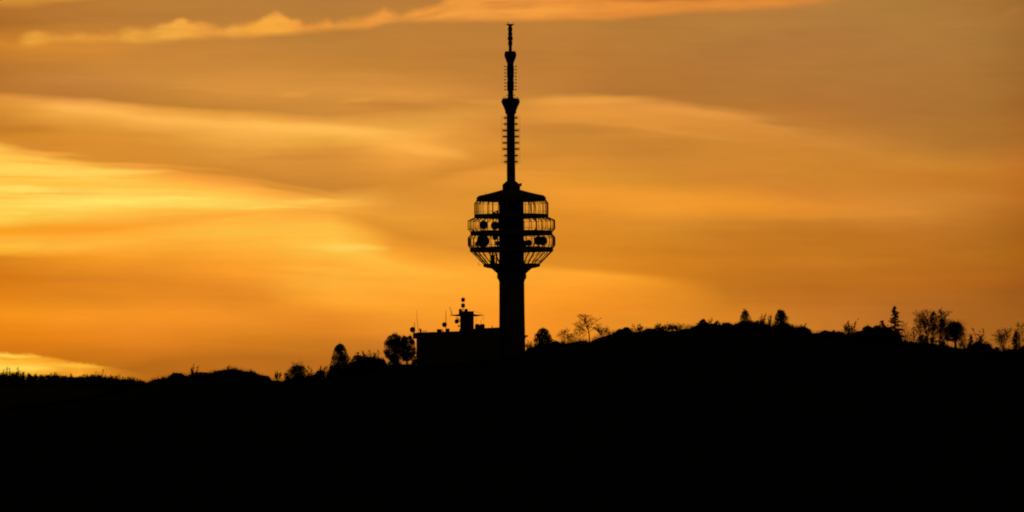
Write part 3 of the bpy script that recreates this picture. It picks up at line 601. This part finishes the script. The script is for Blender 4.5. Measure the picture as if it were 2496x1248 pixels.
def leafy(px_, W, top, Y, label, shape='egg', seed=1, n=4200, size=.17, base=.12, clumps=30, name='tree', twigs=60, trunk=.16, group='trees along the ridge', leanx=0, cat='tree'):
    k = (D + Y) / D; x = xc(px_) * k; z0 = height(x, Y) - .1; H = zc(top) * k - z0; W = W * S * k
    rng = random.Random(seed*77+5)
    root = empty(name, (x, Y, z0), label, cat, group)
    mb, cl = crown_mesh(rng, W, H, H*base, shape, n, size, clumps=clumps)
    for q in range(twigs):   # fine twigs poking out of the crown
        c = cl[rng.randrange(len(cl))]; d = Vector((c[0]*.8, c[1]*.8, (c[2]-H*.35)+.4)); d = (d.normalized() + Vector((rng.gauss(0,.4), rng.gauss(0,.4), rng.gauss(.2,.3)))).normalized()
        p = Vector(c[:3]); L = min(c[3]*rng.uniform(1.2,2.0), .9); m = p + d*L*.6 + Vector((rng.gauss(0,.05),0,rng.gauss(0,.05)))
        mb.poly([p, m, p + d*L], .022, .010, 3)
        mb.bar(m, m + (d + Vector((rng.gauss(0,.6),0,rng.gauss(0,.6)))).normalized()*L*.35, .014, .008, 3)
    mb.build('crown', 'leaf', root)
    tb = MB(); zt = H*.62
    tb.poly([(0,0,-.3),(0,0,H*.2),(0,0,zt)], trunk, trunk*.4, 7)
    for c in cl[::3]:
        z1 = min(zt, max(H*.12, c[2]*.55)); tb.poly([(0,0,z1),((c[0])*.6,c[1]*.6,(z1+c[2])*.55),c[:3]], trunk*.35, .03, 4)
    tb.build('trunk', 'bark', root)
    return root
def bare(px_, W, top, Y, label, seed=1, style='spread', levels=5, kids=(3,4), r0=.13, minr=.014, stems=1, group='bare trees along the ridge', name='bare_tree', low=.25, lean=0., cat='tree'):
    k = (D + Y) / D; x = xc(px_) * k; z0 = height(x, Y) - .1; H = zc(top) * k - z0; W = W * S * k
    rng = random.Random(seed*131+7); segs = [[], []]
    tf, k0, L1, ang, upf = {'spread': (.93, 11, .44, 50, .16), 'up': (.95, 8, .26, 26, .30), 'fan': (.42, 11, .62, 40, .12)}[style]
    if style == 'up': minr = max(minr, .021); levels = max(levels, 5 if H > 2 else 4)
    if stems > 1: k0 = max(5, k0 - 2*stems)
    NK = [int(k0*1.35), kids[1]+1, 4, 3, 2, 2]
    def grow(p, d, L, r, lv):
        ns = 6 if lv == 0 else (4 if lv == 1 else 2); pts = [p]; dd = d.copy(); w = .05 if lv == 0 else .13
        for i in range(ns):
            dd = (dd + Vector((rng.gauss(0,w), rng.gauss(0,w), rng.gauss(0,w*.7) + (upf if lv else .1)*.5))).normalized(); pts.append(pts[-1] + dd*L/ns)
        segs[1 if lv >= 1 else 0].append((pts, r, r*(.25 if lv == 0 and style != 'fan' else .5), 6 if lv == 0 else (4 if lv < 2 else 3)))
        if lv >= levels - 1: return
        nk = NK[lv] if lv == 0 else max(2, NK[lv] + rng.choice((-1,0,0,1)))
        st = (low if style != 'fan' else .55) if lv == 0 else .22
        for i in range(nk):
            t = min(.99, st + (1 - st) * (i + rng.random()*.9) / nk)
            q = t*ns; j = min(int(q), ns-1); b = pts[j].lerp(pts[j+1], q-j); bd = (pts[j+1]-pts[j]).normalized()
            az_ = i*2.4 + rng.uniform(-.5,.5) + seed; an = R_(ang*rng.uniform(.75,1.2)*(1.15-.45*t if lv == 0 else .9))
            ax_ = Vector((cos(az_), sin(az_), 0)) if lv == 0 else Vector((rng.gauss(0,1), rng.gauss(0,1), rng.gauss(0,1)))
            side = ax_ - bd*ax_.dot(bd)
            if side.length < .05: side = Vector((1,0,0))
            nd = (bd*cos(an) + side.normalized()*sin(an)).normalized()
            if lv == 0: l2 = H*L1*rng.uniform(.8,1.1)*((1.15-.75*t) if style != 'fan' else 1.0)
            else: l2 = L*rng.uniform(.42,.62)*(1.1-.4*t)
            grow(b, nd, l2, r*(.42 if lv == 0 else .5), lv+1)
    for s in range(stems):
        a = s*2.1 + seed; off = 0 if stems == 1 else 1
        sp_ = .22 if stems < 4 else rng.uniform(.05, .5)*min(1, W/H*1.3); d = Vector((cos(a)*off*sp_ + lean, sin(a)*off*sp_, 1)).normalized()
        grow(Vector((cos(a)*off*r0*.8, sin(a)*off*r0*.8, 0)), d, H*tf*(1 if s == 0 else rng.uniform(.65,.95)), r0, 0)
    P = [q for g in segs for s_ in g for q in s_[0]]
    mz = max(q.z for q in P); xs = sorted(q.x for q in P); wx = xs[int(len(xs)*.985)-1] - xs[int(len(xs)*.015)]
    sz = H/mz; sx = min(2.2, max(.5, W/max(wx,.1)))
    root = empty(name, (x, Y, z0), label, cat, group)
    for nm, g in (('trunk', segs[0]), ('crown', segs[1])):
        mb = MB()
        for pts, ra, rb, n in g:
            mb.poly([(q.x*sx, q.y*sx, q.z*sz - (.3 if q.z == 0 else 0)) for q in pts], max(ra, minr), max(rb, minr), n)
        mb.build(nm, 'bark', root)
    return root
def conifer(px_, W, top, Y, label, seed=1, base=.2, trunk=.2, n=34, name='conifer', ragged=.3, group='conifers on the ridge'):
    k = (D + Y) / D; x = xc(px_) * k; z0 = height(x, Y) - .1; H = zc(top) * k - z0; W = W * S * k
    rng = random.Random(seed*17+3); root = empty(name, (x, Y, z0), label, 'tree', group)
    MB().poly([(0,0,-.4),(0,0,H*.5),(0,0,H*.98)], trunk, .03, 7).build('trunk', 'bark', root)
    mb = MB()
    for i in range(n*3):
        t = (i + rng.random())/(n*3); z = H*(base + (1-base)*t); L = W/2*((1-t)**.62*.95+.10)*rng.uniform(1-ragged,1+ragged*.3)*(1+.22*sin(t*23+seed)); a = rng.random()*2*pi
        d = Vector((cos(a), sin(a), rng.uniform(-.25,.15))); tip = Vector((0,0,z)) + d*L + Vector((0,0,L*.12))
        mb.bar((0,0,z), tip, .035, .012, 3)
        for j in range(int(24 + L*34)):
            q = rng.uniform(.08,1); p = Vector((0,0,z)).lerp(tip, q) + Vector((rng.gauss(0,.10),rng.gauss(0,.10),rng.gauss(-.03,.07)))
            e = (d + Vector((rng.gauss(0,.7),rng.gauss(0,.7),rng.gauss(0,.6)))).normalized(); f = e.cross(Vector((rng.gauss(0,1),rng.gauss(0,1),rng.gauss(0,1)))).normalized()
            s = rng.uniform(.10,.20); mb.add([p-e*s,p-f*s*.35,p+e*s,p+f*s*.35],[(0,1,2,3)])
    for j in range(30):
        z = H*(.93+.07*j/30); p = Vector((rng.gauss(0,.05),rng.gauss(0,.05),z)); s=.12
        mb.add([p-Vector((s,0,0)),p-Vector((0,0,s)),p+Vector((s,0,.1)),p+Vector((0,0,s))],[(0,1,2,3)])
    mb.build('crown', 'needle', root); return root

BG = 'bushes along the ridge'
def bush(px_, W, top, Y, label, seed, **kw):
    W *= 1.22; a = dict(shape='dome', n=2600, size=.15, base=-.05, clumps=30, name='bush', twigs=70, trunk=.08, group=BG, cat='bush'); a.update(kw); a['n'] = int(a['n']*1.25)
    return leafy(px_, W, top, Y, label, seed=seed, **a)
# --- left of the building
bush(432, 44, 909, 2, 'low bush at the left foot of the near hill', 1)
bare(472, 20, 886, 3, 'faint thin sapling above the low bush on the left hill', 2, 'up', 4, stems=4, r0=.05)
bush(492, 70, 907, 0, 'flat bush left of the low wooded rise', 3)
bush(560, 70, 901, 0, 'dark bush crowning the low rise on the left hill', 4, n=3200)
bare(553, 11, 889, 1, 'thin spiky sapling on top of the low rise', 5, 'up', 4, r0=.04, stems=2)
bush(600, 56, 906, 0, 'bush on the right shoulder of the low rise', 6)
bush(640, 40, 915, 0, 'small bush going down into the dip', 7)
bare(677, 16, 902, 1, 'pale wispy sapling standing in the dip', 8, 'up', 4, stems=6, r0=.04)
bush(725, 66, 890, 0, 'broad dark bush right of the dip with a spiky plant above it', 9, n=5200, clumps=34)
bare(727, 26, 875, 1, 'small spiky fan of branches rising out of the broad bush', 10, 'fan', 4, r0=.09, minr=.02)
bare(755, 16, 890, 1, 'thin twig cluster on the right shoulder of the broad bush', 11, 'up', 3, r0=.04, stems=2)
bush(780, 36, 903, 0, 'small bush between the broad bush and the pointed tree', 12)
bare(786, 24, 888, 2, 'faint twigs beside the pointed dark tree', 13, 'up', 4, r0=.04, stems=7)
leafy(829, 60, 838, -2, 'dense pointed dark tree, tallest left of the station', 'egg', 14, n=11000, base=-.05, clumps=56, size=.15)
bush(872, 44, 864, -1, 'bush leaning on the right side of the pointed dark tree', 15, n=4200)
bush(902, 50, 868, -1, 'wide twiggy bush between the pointed tree and the round tree', 16, n=4600, twigs=160)
bush(928, 34, 876, 0, 'small bush at the left foot of the round tree', 17, n=2600)
bare(898, 40, 852, 1, 'bare twigs above the wide twiggy bush', 18, 'up', 4, r0=.05, stems=9)
leafy(962, 62, 814, -1, 'big round leafy tree left of the station building', 'oval', 19, n=9500, base=.14, clumps=44, size=.15, twigs=260, trunk=.26)
leafy(992, 50, 818, 1, 'second round tree touching the station wall', 'oval', 20, n=7600, base=.16, clumps=36, size=.15, twigs=200, trunk=.22)
bush(1010, 16, 846, 1, 'narrow bush squeezed against the station wall', 21, n=1100, clumps=12)
bush(962, 36, 876, 0, 'low bush under the big round tree', 22, n=1300)
# --- right of the tower
bare(1288, 16, 828, 1, 'wispy shrub close to the foot of the tower', 23, 'up', 4, r0=.03, stems=3)
leafy(1324, 56, 799, -1, 'rounded dense tree just right of the tower', 'egg', 24, n=7200, base=-.03, clumps=50, size=.14, twigs=120)
bush(1356, 26, 832, 0, 'small bush at the right foot of the rounded dense tree', 25, n=1300)
bare(1375, 38, 798, 0, 'slender bare tree between the dense tree and the tall bare tree', 26, 'spread', 5, r0=.10, low=.35)
bare(1400, 28, 812, 1, 'short bare shrub left of the tall bare tree', 27, 'spread', 4, r0=.06, stems=2)
bare(1413, 30, 788, 2, 'bare tree behind the left branches of the tall bare tree', 28, 'spread', 5, r0=.08)
bare(1437, 62, 764, 0, 'tallest bare tree right of the tower with a clear trunk', 29, 'spread', 5, r0=.17, low=.4)
bare(1466, 40, 791, 0, 'low spreading bare tree right of the tallest bare tree', 30, 'fan', 5, r0=.10, kids=(4,4), low=.3)
bush(1388, 40, 840, 0, 'low bush under the slender bare tree', 31, n=1200)
bush(1512, 26, 802, 0, 'small bush with gaps on the slope', 32, n=900)
bush(1527, 28, 797, 0, 'round dark bush on the slope right of the bare trees', 33, n=2200)
bare(1558, 26, 788, 2, 'faint bare sapling between two round bushes', 34, 'up', 4, r0=.03, stems=6)
bush(1586, 40, 801, 0, 'rounded dark bush right of the faint sapling', 35, n=2400)
for i, (p, t, w, l) in enumerate([(1606,786,30,'first wispy bare clump right of the rounded dark bush'),(1632,788,34,'second wispy bare clump on the level crest'),(1650,790,24,'third wispy bare clump just before the rising trees')]):
    bare(p, w, t, 1+i*.5, l, 36+i, 'up', 4, r0=.035, stems=9)
bush(1672, 34, 802, 0, 'low bush where the crest starts to rise', 40, n=1400)
bush(1700, 34, 794, 0, 'stepped bush left of the small peaked tree', 41, n=2000)
leafy(1714, 30, 778, 0, 'small peaked dark tree on the crest', 'egg', 42, n=2600, base=0, clumps=22, size=.14)
bush(1738, 36, 789, 0, 'bush right of the small peaked tree', 43, n=2200)
bare(1729, 12, 772, 1, 'faint thin twig right of the small peaked tree', 44, 'up', 3, r0=.03, stems=2)
leafy(1748, 20, 782, 1, 'little ragged tree in the middle of the crest bushes', 'oval', 45, n=1000, base=.0, clumps=12, size=.13)
bush(1772, 36, 787, 0, 'bush with drooping branches on the crest', 46, n=2400, twigs=140)
bush(1804, 28, 786, 0, 'bush at the left foot of the leafy peaked tree', 47, n=1800)
leafy(1817, 40, 757, 0, 'leafy peaked tree with light gaps', 'egg', 48, n=2500, base=.1, clumps=30, size=.13, twigs=220)
bush(1838, 34, 786, 0, 'bush at the right foot of the leafy peaked tree', 49, n=2400)
for i, (p, t, w) in enumerate([(1846,772,16),(1858,762,14),(1876,764,10)]):
    bare(p, w, t, 1+i*.4, ['left one of three wispy poplars','middle one of three wispy poplars','right one of three wispy poplars beside the solid dark tree'][i], 50+i, 'up', 4, r0=.05, stems=4, group='wispy poplars', name='bare_poplar')
bush(1866, 30, 791, 0, 'bush under the wispy poplars', 54, n=1800)
leafy(1903, 46, 755, -1, 'solid dark upright tree in the middle of the right crest', 'egg', 55, n=6000, base=0, clumps=44, size=.13)
bush(1926, 28, 799, 0, 'low bush at the right foot of the solid dark tree', 56, n=1400)
bush(1955, 48, 797, 0, 'domed bush with tufts on top', 57, n=3200, twigs=120)
bare(1957, 22, 787, 0, 'tuft of twigs above the domed bush', 58, 'up', 4, r0=.03, stems=3)
bush(1988, 30, 812, 0, 'tiny bush in the dip right of the domed bush', 59, n=900)
bush(2012, 36, 806, 0, 'flat bush left of the wispy willow', 60, n=1900)
bush(2046, 32, 808, 0, 'smooth low bush beside the wispy willow', 61, n=1800)
bush(2032, 24, 806, 1, 'small twiggy bush between two low bushes', 62, n=500)
bare(2069, 34, 776, 0, 'wispy upright willow left of the big dark thicket', 63, 'up', 5, r0=.05, stems=8, kids=(2,3))
bush(2074, 18, 811, 0, 'little pointed bush under the wispy willow', 64, n=900)
bush(2096, 40, 806, 0, 'left end of the big dark thicket', 65, n=2600)
bush(2116, 40, 794, 0, 'peaked bush in the left half of the thicket', 66, n=3000)
bush(2138, 40, 793, 0, 'bush in the middle of the big thicket', 67, n=3000)
leafy(2150, 20, 779, 0, 'small upright tree sticking out of the thicket', 'oval', 68, n=1500, base=.1, clumps=14, size=.13)
bush(2162, 40, 797, -1, 'bush at the left foot of the tall conifer', 69, n=3000)
conifer(2182, 44, 747, -2, 'tall ragged conifer at the right end of the thicket', 70, base=.12, trunk=.24, n=34, ragged=.42)
bush(2180, 34, 806, -2, 'dense undergrowth around the foot of the tall conifer', 71, n=3000)
bare(2208, 30, 782, 0, 'thin straight bare tree right of the tall conifer', 72, 'spread', 4, r0=.07, low=.2)
bare(2196, 16, 796, 1, 'thin bare shrub touching the tall conifer', 73, 'up', 4, r0=.04, stems=2)
bare(2228, 16, 796, 1, 'slim bare sapling right of the thin straight tree', 74, 'up', 3, r0=.05)
bush(2207, 8, 829, 0, 'tiny stump like bush under the thin straight tree', 75, n=500, clumps=8)
bush(2222, 26, 833, 0, 'very low bush near the slim sapling', 76, n=500)
bush(2248, 32, 816, 0, 'bush with light gaps left of the large bare tree', 77, n=1100)
bare(2262, 58, 750, 0, 'large spreading bare tree on the right', 78, 'fan', 6, r0=.17, kids=(3,3), low=.15, stems=2)
leafy(2275, 34, 760, 1, 'ivy covered dark trunk inside the large bare tree', 'oval', 79, n=2600, base=.02, clumps=30, size=.14, twigs=160)
bare(2289, 44, 748, 1, 'tall bare tree with a feathery tip behind the large bare tree', 80, 'spread', 6, r0=.14, kids=(2,4), low=.35, minr=.018)
bare(2308, 50, 764, 2, 'bare tree filling the gap left of the round full crown', 95, 'fan', 6, r0=.12, kids=(3,3), low=.3, minr=.018)
bare(2244, 36, 776, 1, 'bare tree with low side branches left of the large bare tree', 96, 'spread', 5, r0=.09, kids=(3,4), minr=.018)
leafy(2297, 30, 775, 0, 'dark leafy tree between the large bare tree and the round crown', 'oval', 81, n=2600, base=.05, clumps=26, size=.14, twigs=120)
leafy(2328, 64, 783, 0, 'round full crown on a short trunk near the right', 'dome', 82, n=5200, base=.30, clumps=40, size=.14, twigs=260, trunk=.26)
bare(2330, 64, 774, 0, 'halo of bare branches around the round full crown', 83, 'fan', 5, r0=.14, kids=(4,4), low=.3)
bare(2350, 26, 822, 0, 'low bare shrub under the right side of the round full crown', 84, 'fan', 4, r0=.04, stems=2)
conifer(2366, 24, 820, 0, 'small dark conifer right of the round full crown', 85, base=.02, trunk=.1, n=16)
bare(2388, 34, 798, 1, 'bare sapling above the two small conifers', 86, 'up', 5, r0=.06, kids=(2,3), stems=4)
bush(2385, 40, 832, 0, 'bush between the small conifers on the right', 87, n=2200)
conifer(2408, 28, 838, 0, 'smallest conifer left of the fan shaped bare tree', 88, base=.02, trunk=.1, n=14)
bush(2430, 22, 846, 0, 'bush under the left branches of the fan shaped tree', 89, n=1000)
bare(2447, 46, 796, 0, 'fan shaped bare tree near the right edge', 90, 'fan', 6, r0=.15, kids=(3,3), low=.3)
leafy(2477, 26, 808, -1, 'ragged leafy tree at the right edge', 'oval', 91, n=2200, base=.05, clumps=22, size=.14, twigs=120)
bare(2484, 34, 784, 1, 'tall faint bare tree behind the ragged tree at the right edge', 92, 'spread', 5, r0=.10, kids=(2,4))
bush(2470, 44, 850, -2, 'bush in front of the ragged tree at the right edge', 93, n=2400)
bush(2496, 30, 842, 0, 'bush cut by the right edge of the picture', 94, n=2000)

# low growth along the crest: nobody could count it
UG = [(-60,5),(340,5),(400,9),(470,8),(520,6),(560,13),(600,10),(640,8),(665,2),(690,3),(700,10),(760,16),(790,10),(805,30),(860,34),(900,36),(935,24),(945,3),(1005,3),(1012,12),(1016,0),(1282,0),(1290,14),(1345,20),(1365,12),(1420,8),(1440,3),(1480,4),(1500,8),(1545,8),(1560,4),(1580,10),(1620,5),(1660,4),(1680,8),
 (1700,16),(1740,17),(1760,14),(1790,16),(1830,18),(1870,18),(1925,16),(1950,14),(1980,4),(1992,4),(2010,10),(2060,10),(2075,8),(2090,14),(2110,24),(2140,32),(2175,36),(2192,30),(2200,3),(2245,4),(2260,6),(2345,4),(2355,10),(2375,26),(2410,20),(2430,8),(2462,20),(2500,36),(2560,40)]
rng = random.Random(5); mb = MB(); rough = [rng.uniform(-1, 1) for q in range(997)]
for i in range(19000):
    Y = rng.uniform(-4.5, 2.5); k = (D+Y)/D; p_ = rng.uniform(-60, 2530); x = xc(p_)*k; z = height(x, Y)
    hh = interp(UG, p_)*S*.74*(1 + .28*sin(x*.9+1)*sin(x*.37) + .30*rough[int(x/.45) % 997] + .20*rough[int(x/1.3+300) % 997]) * (1 if rng.random() < .8 else 1.3)
    if hh <= .02 or rng.random() > .35 + hh*.6: continue
    z1 = zc(interp(RIDGE, p_))                      # keep the mass level with the crest
    for q in range(5 + int(hh*4)):
        v_ = Vector((x + rng.gauss(0,.22), Y + rng.gauss(0,.25), z + (z1 + hh - z)*rng.random()**.8)); a = Vector((rng.gauss(0,1),rng.gauss(0,1),rng.gauss(0,1))).normalized(); b = a.cross(Vector((0.3,rng.gauss(0,1),rng.gauss(0,1)))).normalized()
        s_ = rng.uniform(.09,.2); mb.add([v_-a*s_,v_-b*s_*.5,v_+a*s_,v_+b*s_*.5],[(0,1,2,3)])
    if rng.random() < .6:
        d = Vector((rng.gauss(0,.22),rng.gauss(0,.3),1)).normalized(); mb.bar((x,Y,z-.1), Vector((x,Y,z1+hh*.7))+d*rng.uniform(.3,1.3), .024, .010, 3)
# thin upright stems standing in the scrub: photo column range, height, count
for a_, b_, h_, n_ in ((300,400,1.3,60),(400,680,1.3,220),(755,800,1.8,90),(860,935,2.6,160),(1284,1300,2.6,50),(1340,1430,2.6,150),(1440,1500,2.2,90),(1495,1580,2.2,110),(1590,1690,2.7,240),(1690,1790,2.2,150),(1825,1890,3.2,120),(1925,1980,2.0,80),(1985,2060,1.8,90),(2052,2092,3.4,110),(2095,2170,3.2,130),(2192,2256,3.2,130),(2335,2380,3.0,90),(2372,2425,3.6,130),(2425,2500,3.4,150)):
    for q in range(n_):
        px_ = rng.uniform(a_, b_); Y = rng.uniform(-2, 3); x = xc(px_)*(D+Y)/D; g0 = zc(interp(RIDGE, px_)); L = h_*(.45 + .55*rng.random())*(.65 + .35*sin((px_-a_)/(b_-a_)*pi)); p = Vector((x, Y, g0 - .6)); d = Vector((rng.gauss(0,.12), rng.gauss(0,.12), 1)).normalized()
        m = p + d*(L*.6+.6); t_ = m + (d + Vector((rng.gauss(0,.15),0,0))).normalized()*L*.4; mb.poly([p, m, t_], .016, .007, 3)
        for w_ in range(4):
            o_ = p.lerp(t_, rng.uniform(.4,.9)); mb.bar(o_, o_ + Vector((rng.gauss(0,.5), rng.gauss(0,.4), rng.uniform(.5,1.1))).normalized()*L*rng.uniform(.15,.35), .009, .006, 3)
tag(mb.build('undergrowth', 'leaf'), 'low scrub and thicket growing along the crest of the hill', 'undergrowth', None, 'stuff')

# far-off wood on the next hill, seen as one mass
rng = random.Random(99); mb = MB()
for i in range(1100):
    Y = FY + rng.uniform(-26, 14); k = (D+Y)/D; px_ = rng.uniform(-260, 470); x = xc(px_)*k; z = height(x, Y) - .5
    con = rng.random() < .2; h = rng.uniform(1.0, 2.2)*(1.25 if con else 1)*(1.55 if rng.random() < .10 else 1) * (1 + .35*sin(px_*.045)*sin(px_*.017+1)); w = h*(.25 if con else .62)
    for j in range(36 if con else 60):
        t = rng.random(); e = (1-t)*1.0 if con else math.sqrt(max(0,1-(2*t-1)**2))
        a = rng.random()*6.28; q = rng.random()**.5*e*w
        p = Vector((x+cos(a)*q, Y+sin(a)*q, z + .3 + t*h)); u_ = Vector((rng.gauss(0,1),rng.gauss(0,1),rng.gauss(0,1))).normalized(); v_ = u_.cross(Vector((rng.gauss(0,1),.2,rng.gauss(0,1)))).normalized(); s = rng.uniform(.16,.34)
        mb.add([p-u_*s,p-v_*s*.5,p+u_*s,p+v_*s*.5],[(0,1,2,3)])
    mb.bar((x,Y,z-.3),(x+rng.gauss(0,.1),Y,z+h+.3),.07,.02,3)
    for j in range(9): 
        b = Vector((x,Y,z+h*rng.uniform(.4,1))); mb.bar(b, b+Vector((rng.gauss(0,.45),rng.gauss(0,.4),rng.uniform(.3,1.2))), .035,.02,3)
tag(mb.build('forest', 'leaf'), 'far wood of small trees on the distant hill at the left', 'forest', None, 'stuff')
